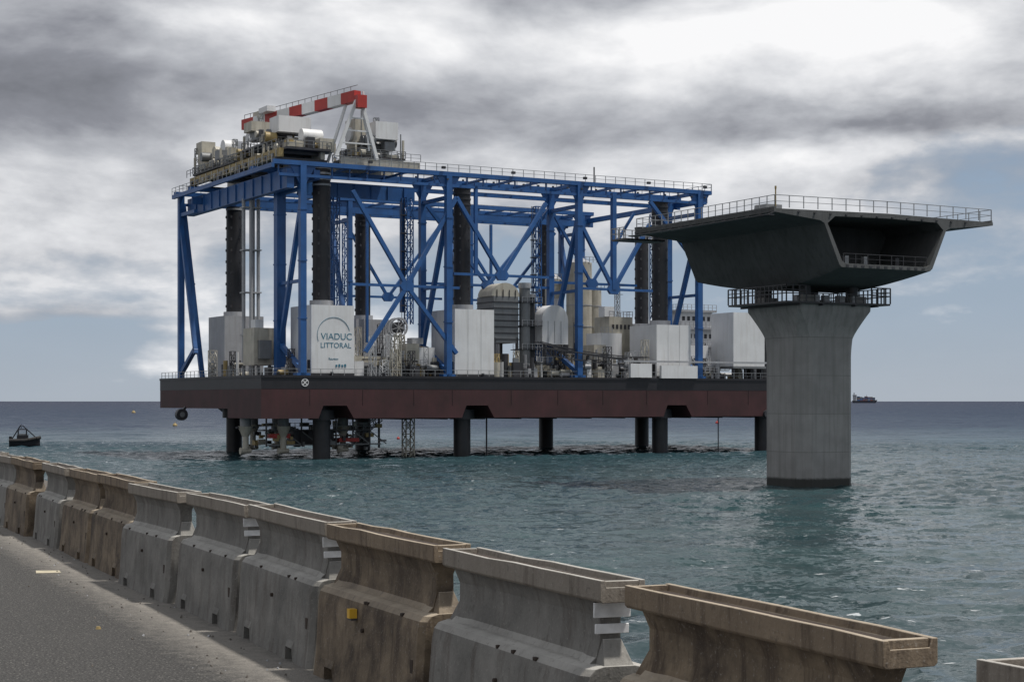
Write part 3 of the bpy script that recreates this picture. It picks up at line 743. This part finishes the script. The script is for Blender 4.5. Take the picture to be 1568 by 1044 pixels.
ship.prism([(-SL/2,12),(-SL/2+4,-1),(SL/2-9,-1),(SL/2,15),(SL/2-12,14),(SL/2-14,11),(-SL/2+20,11)],'y',-10,10,0)
ship.box(-SL/2+4,-SL/2+18,-9,9,11,42,1); ship.box(-SL/2+2,-SL/2+20,-11,11,36,39,1); ship.cyl((-SL/2+8,0,42),(-SL/2+8,0,52),2,0,10)
for i in range(7):
    x=-SL/2+24+i*13; hgt=random.choice((11,17,20,23))
    for kz in range(int(hgt/2.8)): ship.box(x,x+11.5,-9,9,11+kz*2.8,11+kz*2.8+2.7,random.choice((0,2,3,4)))
ship.beam((10,0,11),(10,0,42),1.4,1.4,1)
ship.obj('container_ship',[mat('ship_hull',(.02,.025,.04),.6,.2),LGREY,mat('ship_container_red',(.2,.05,.04),.6,.2),BLUE,GREY],None,((1324-784)/2613*8600,8600,0),R(4))

# ============================================================ SKY, SUN, CAMERA
Sv=Vector((.8,-.08,1.95)).normalized(); el=math.asin(Sv.z); az=math.atan2(Sv.x,Sv.y)
W=bpy.data.worlds.new('World'); scene.world=W; W.use_nodes=True
t=NT(W.node_tree); W.node_tree.nodes.clear()
out=t.new('ShaderNodeOutputWorld')
sky=t.new('ShaderNodeTexSky',sky_type='NISHITA'); sky.sun_disc=False; sky.sun_elevation=el; sky.sun_rotation=az
sky.air_density=1.; sky.dust_density=.6; sky.ozone_density=1.
bg1=t.new('ShaderNodeBackground'); t.l.new(sky.outputs[0],bg1.inputs[0]); bg1.inputs[1].default_value=.07
co=t.new('ShaderNodeTexCoord').outputs['Generated']
sx=t.new('ShaderNodeSeparateXYZ'); t.l.new(co,sx.inputs[0]); x,y,z=sx.outputs
zc=t.m('ADD',t.m('MAXIMUM',z,0.),.14)
cv=t.new('ShaderNodeCombineXYZ'); t.l.new(t.m('DIVIDE',x,zc),cv.inputs[0]); t.l.new(t.m('DIVIDE',y,zc),cv.inputs[1])
pv=cv.outputs[0]
nA=t.noise(t.mapping(pv,(1,.8,1),(3.1,1.7,0)),1.0,7,.54,.25)
nC=t.noise(t.mapping(co,(1,1,2.2),(1.3,.2,0)),9,8,.55,.15)
nW=t.m('MULTIPLY',t.m('SUBTRACT',t.noise(t.mapping(co,(1,1,3),(5,1,2)),5,5,.6),.5),.16)
xw=t.m('ADD',x,nW); zw=t.m('ADD',z,t.m('MULTIPLY',nW,.35))
def blob(x0,z0,rx,rz,w):
    a=t.m('POWER',t.m('DIVIDE',t.m('SUBTRACT',xw,x0),rx),2.); b_=t.m('POWER',t.m('DIVIDE',t.m('SUBTRACT',zw,z0),rz),2.)
    return t.m('MULTIPLY',t.m('EXPONENT',t.m('MULTIPLY',t.m('ADD',a,b_),-1.)),w)
acc=t.m('ADD',t.m('MULTIPLY',t.m('SUBTRACT',nA,.5),1.2),t.m('MULTIPLY',t.m('SUBTRACT',nC,.5),1.5))
acc=t.m('ADD',acc,.57)
for bl in ((-.25,.17,.13,.03,-.24),(-.12,.215,.08,.012,.28),(-.02,.155,.1,.02,-.15),(.14,.205,.16,.022,.38),(.22,.165,.09,.008,-.28),(.1,.14,.2,.012,.2),(.25,.15,.1,.01,.2),(-.24,.135,.06,.012,.15),(-.28,.11,.09,.02,.12),(-.12,.06,.3,.03,.1),(.0,.11,.4,.02,.08)):
    acc=t.m('ADD',acc,blob(*bl))
cc=t.ramp(acc,[(.0,(.15,.158,.18)),(.3,(.26,.27,.305)),(.55,(.46,.475,.51)),(.8,(.72,.73,.755)),(1.,(.92,.92,.93))])
bg2=t.new('ShaderNodeBackground'); t.l.new(cc,bg2.inputs[0]); bg2.inputs[1].default_value=1.03
hz=t.new('ShaderNodeBackground'); hz.inputs[1].default_value=1.
hcol=t.ramp(t.m('MAXIMUM',z,0.),[(0.,(.41,.465,.54)),(.05,(.345,.425,.53)),(.12,(.30,.39,.51)),(.4,(.16,.28,.48))]); t.l.new(hcol,hz.inputs[0])
mh=t.new('ShaderNodeMixShader'); mh.inputs[0].default_value=.9; t.l.new(bg1.outputs[0],mh.inputs[1]); t.l.new(hz.outputs[0],mh.inputs[2])
cov=t.m('ADD',t.m('ADD',t.m('MULTIPLY',t.m('SUBTRACT',nA,.5),2.2),t.m('MULTIPLY',t.m('SUBTRACT',nC,.5),2.8)),t.m('MULTIPLY',t.m('SUBTRACT',z,.08),12.))
cov=t.m('ADD',cov,t.m('MULTIPLY',x,-.9))
for bl in ((-.23,.055,.05,.006,.6),(-.3,.05,.04,.006,.5),(-.16,.04,.06,.005,.4)): cov=t.m('ADD',cov,blob(*bl))
cf=t.ramp(t.m('ADD',cov,.5),[(.2,.03),(.85,1.)])
ms=t.new('ShaderNodeMixShader'); t.l.new(cf,ms.inputs[0]); t.l.new(mh.outputs[0],ms.inputs[1]); t.l.new(bg2.outputs[0],ms.inputs[2])
t.l.new(ms.outputs[0],out.inputs[0])

sl=bpy.data.lights.new('sun','SUN'); sl.energy=3.8; sl.angle=R(3); sl.color=(1,.95,.88)
so=bpy.data.objects.new('sun',sl); scene.collection.objects.link(so); so.rotation_euler=Sv.to_track_quat('Z','Y').to_euler()

cam=bpy.data.cameras.new('camera'); cam.lens=60; cam.sensor_width=36; cam.shift_y=.0587; cam.clip_start=.1; cam.clip_end=120000
co_=bpy.data.objects.new('camera',cam); scene.collection.objects.link(co_); co_.location=(0,0,9.2); co_.rotation_euler=(R(90),0,0)
scene.camera=co_
scene.view_settings.view_transform='Standard'; scene.view_settings.look='None'; scene.view_settings.exposure=0
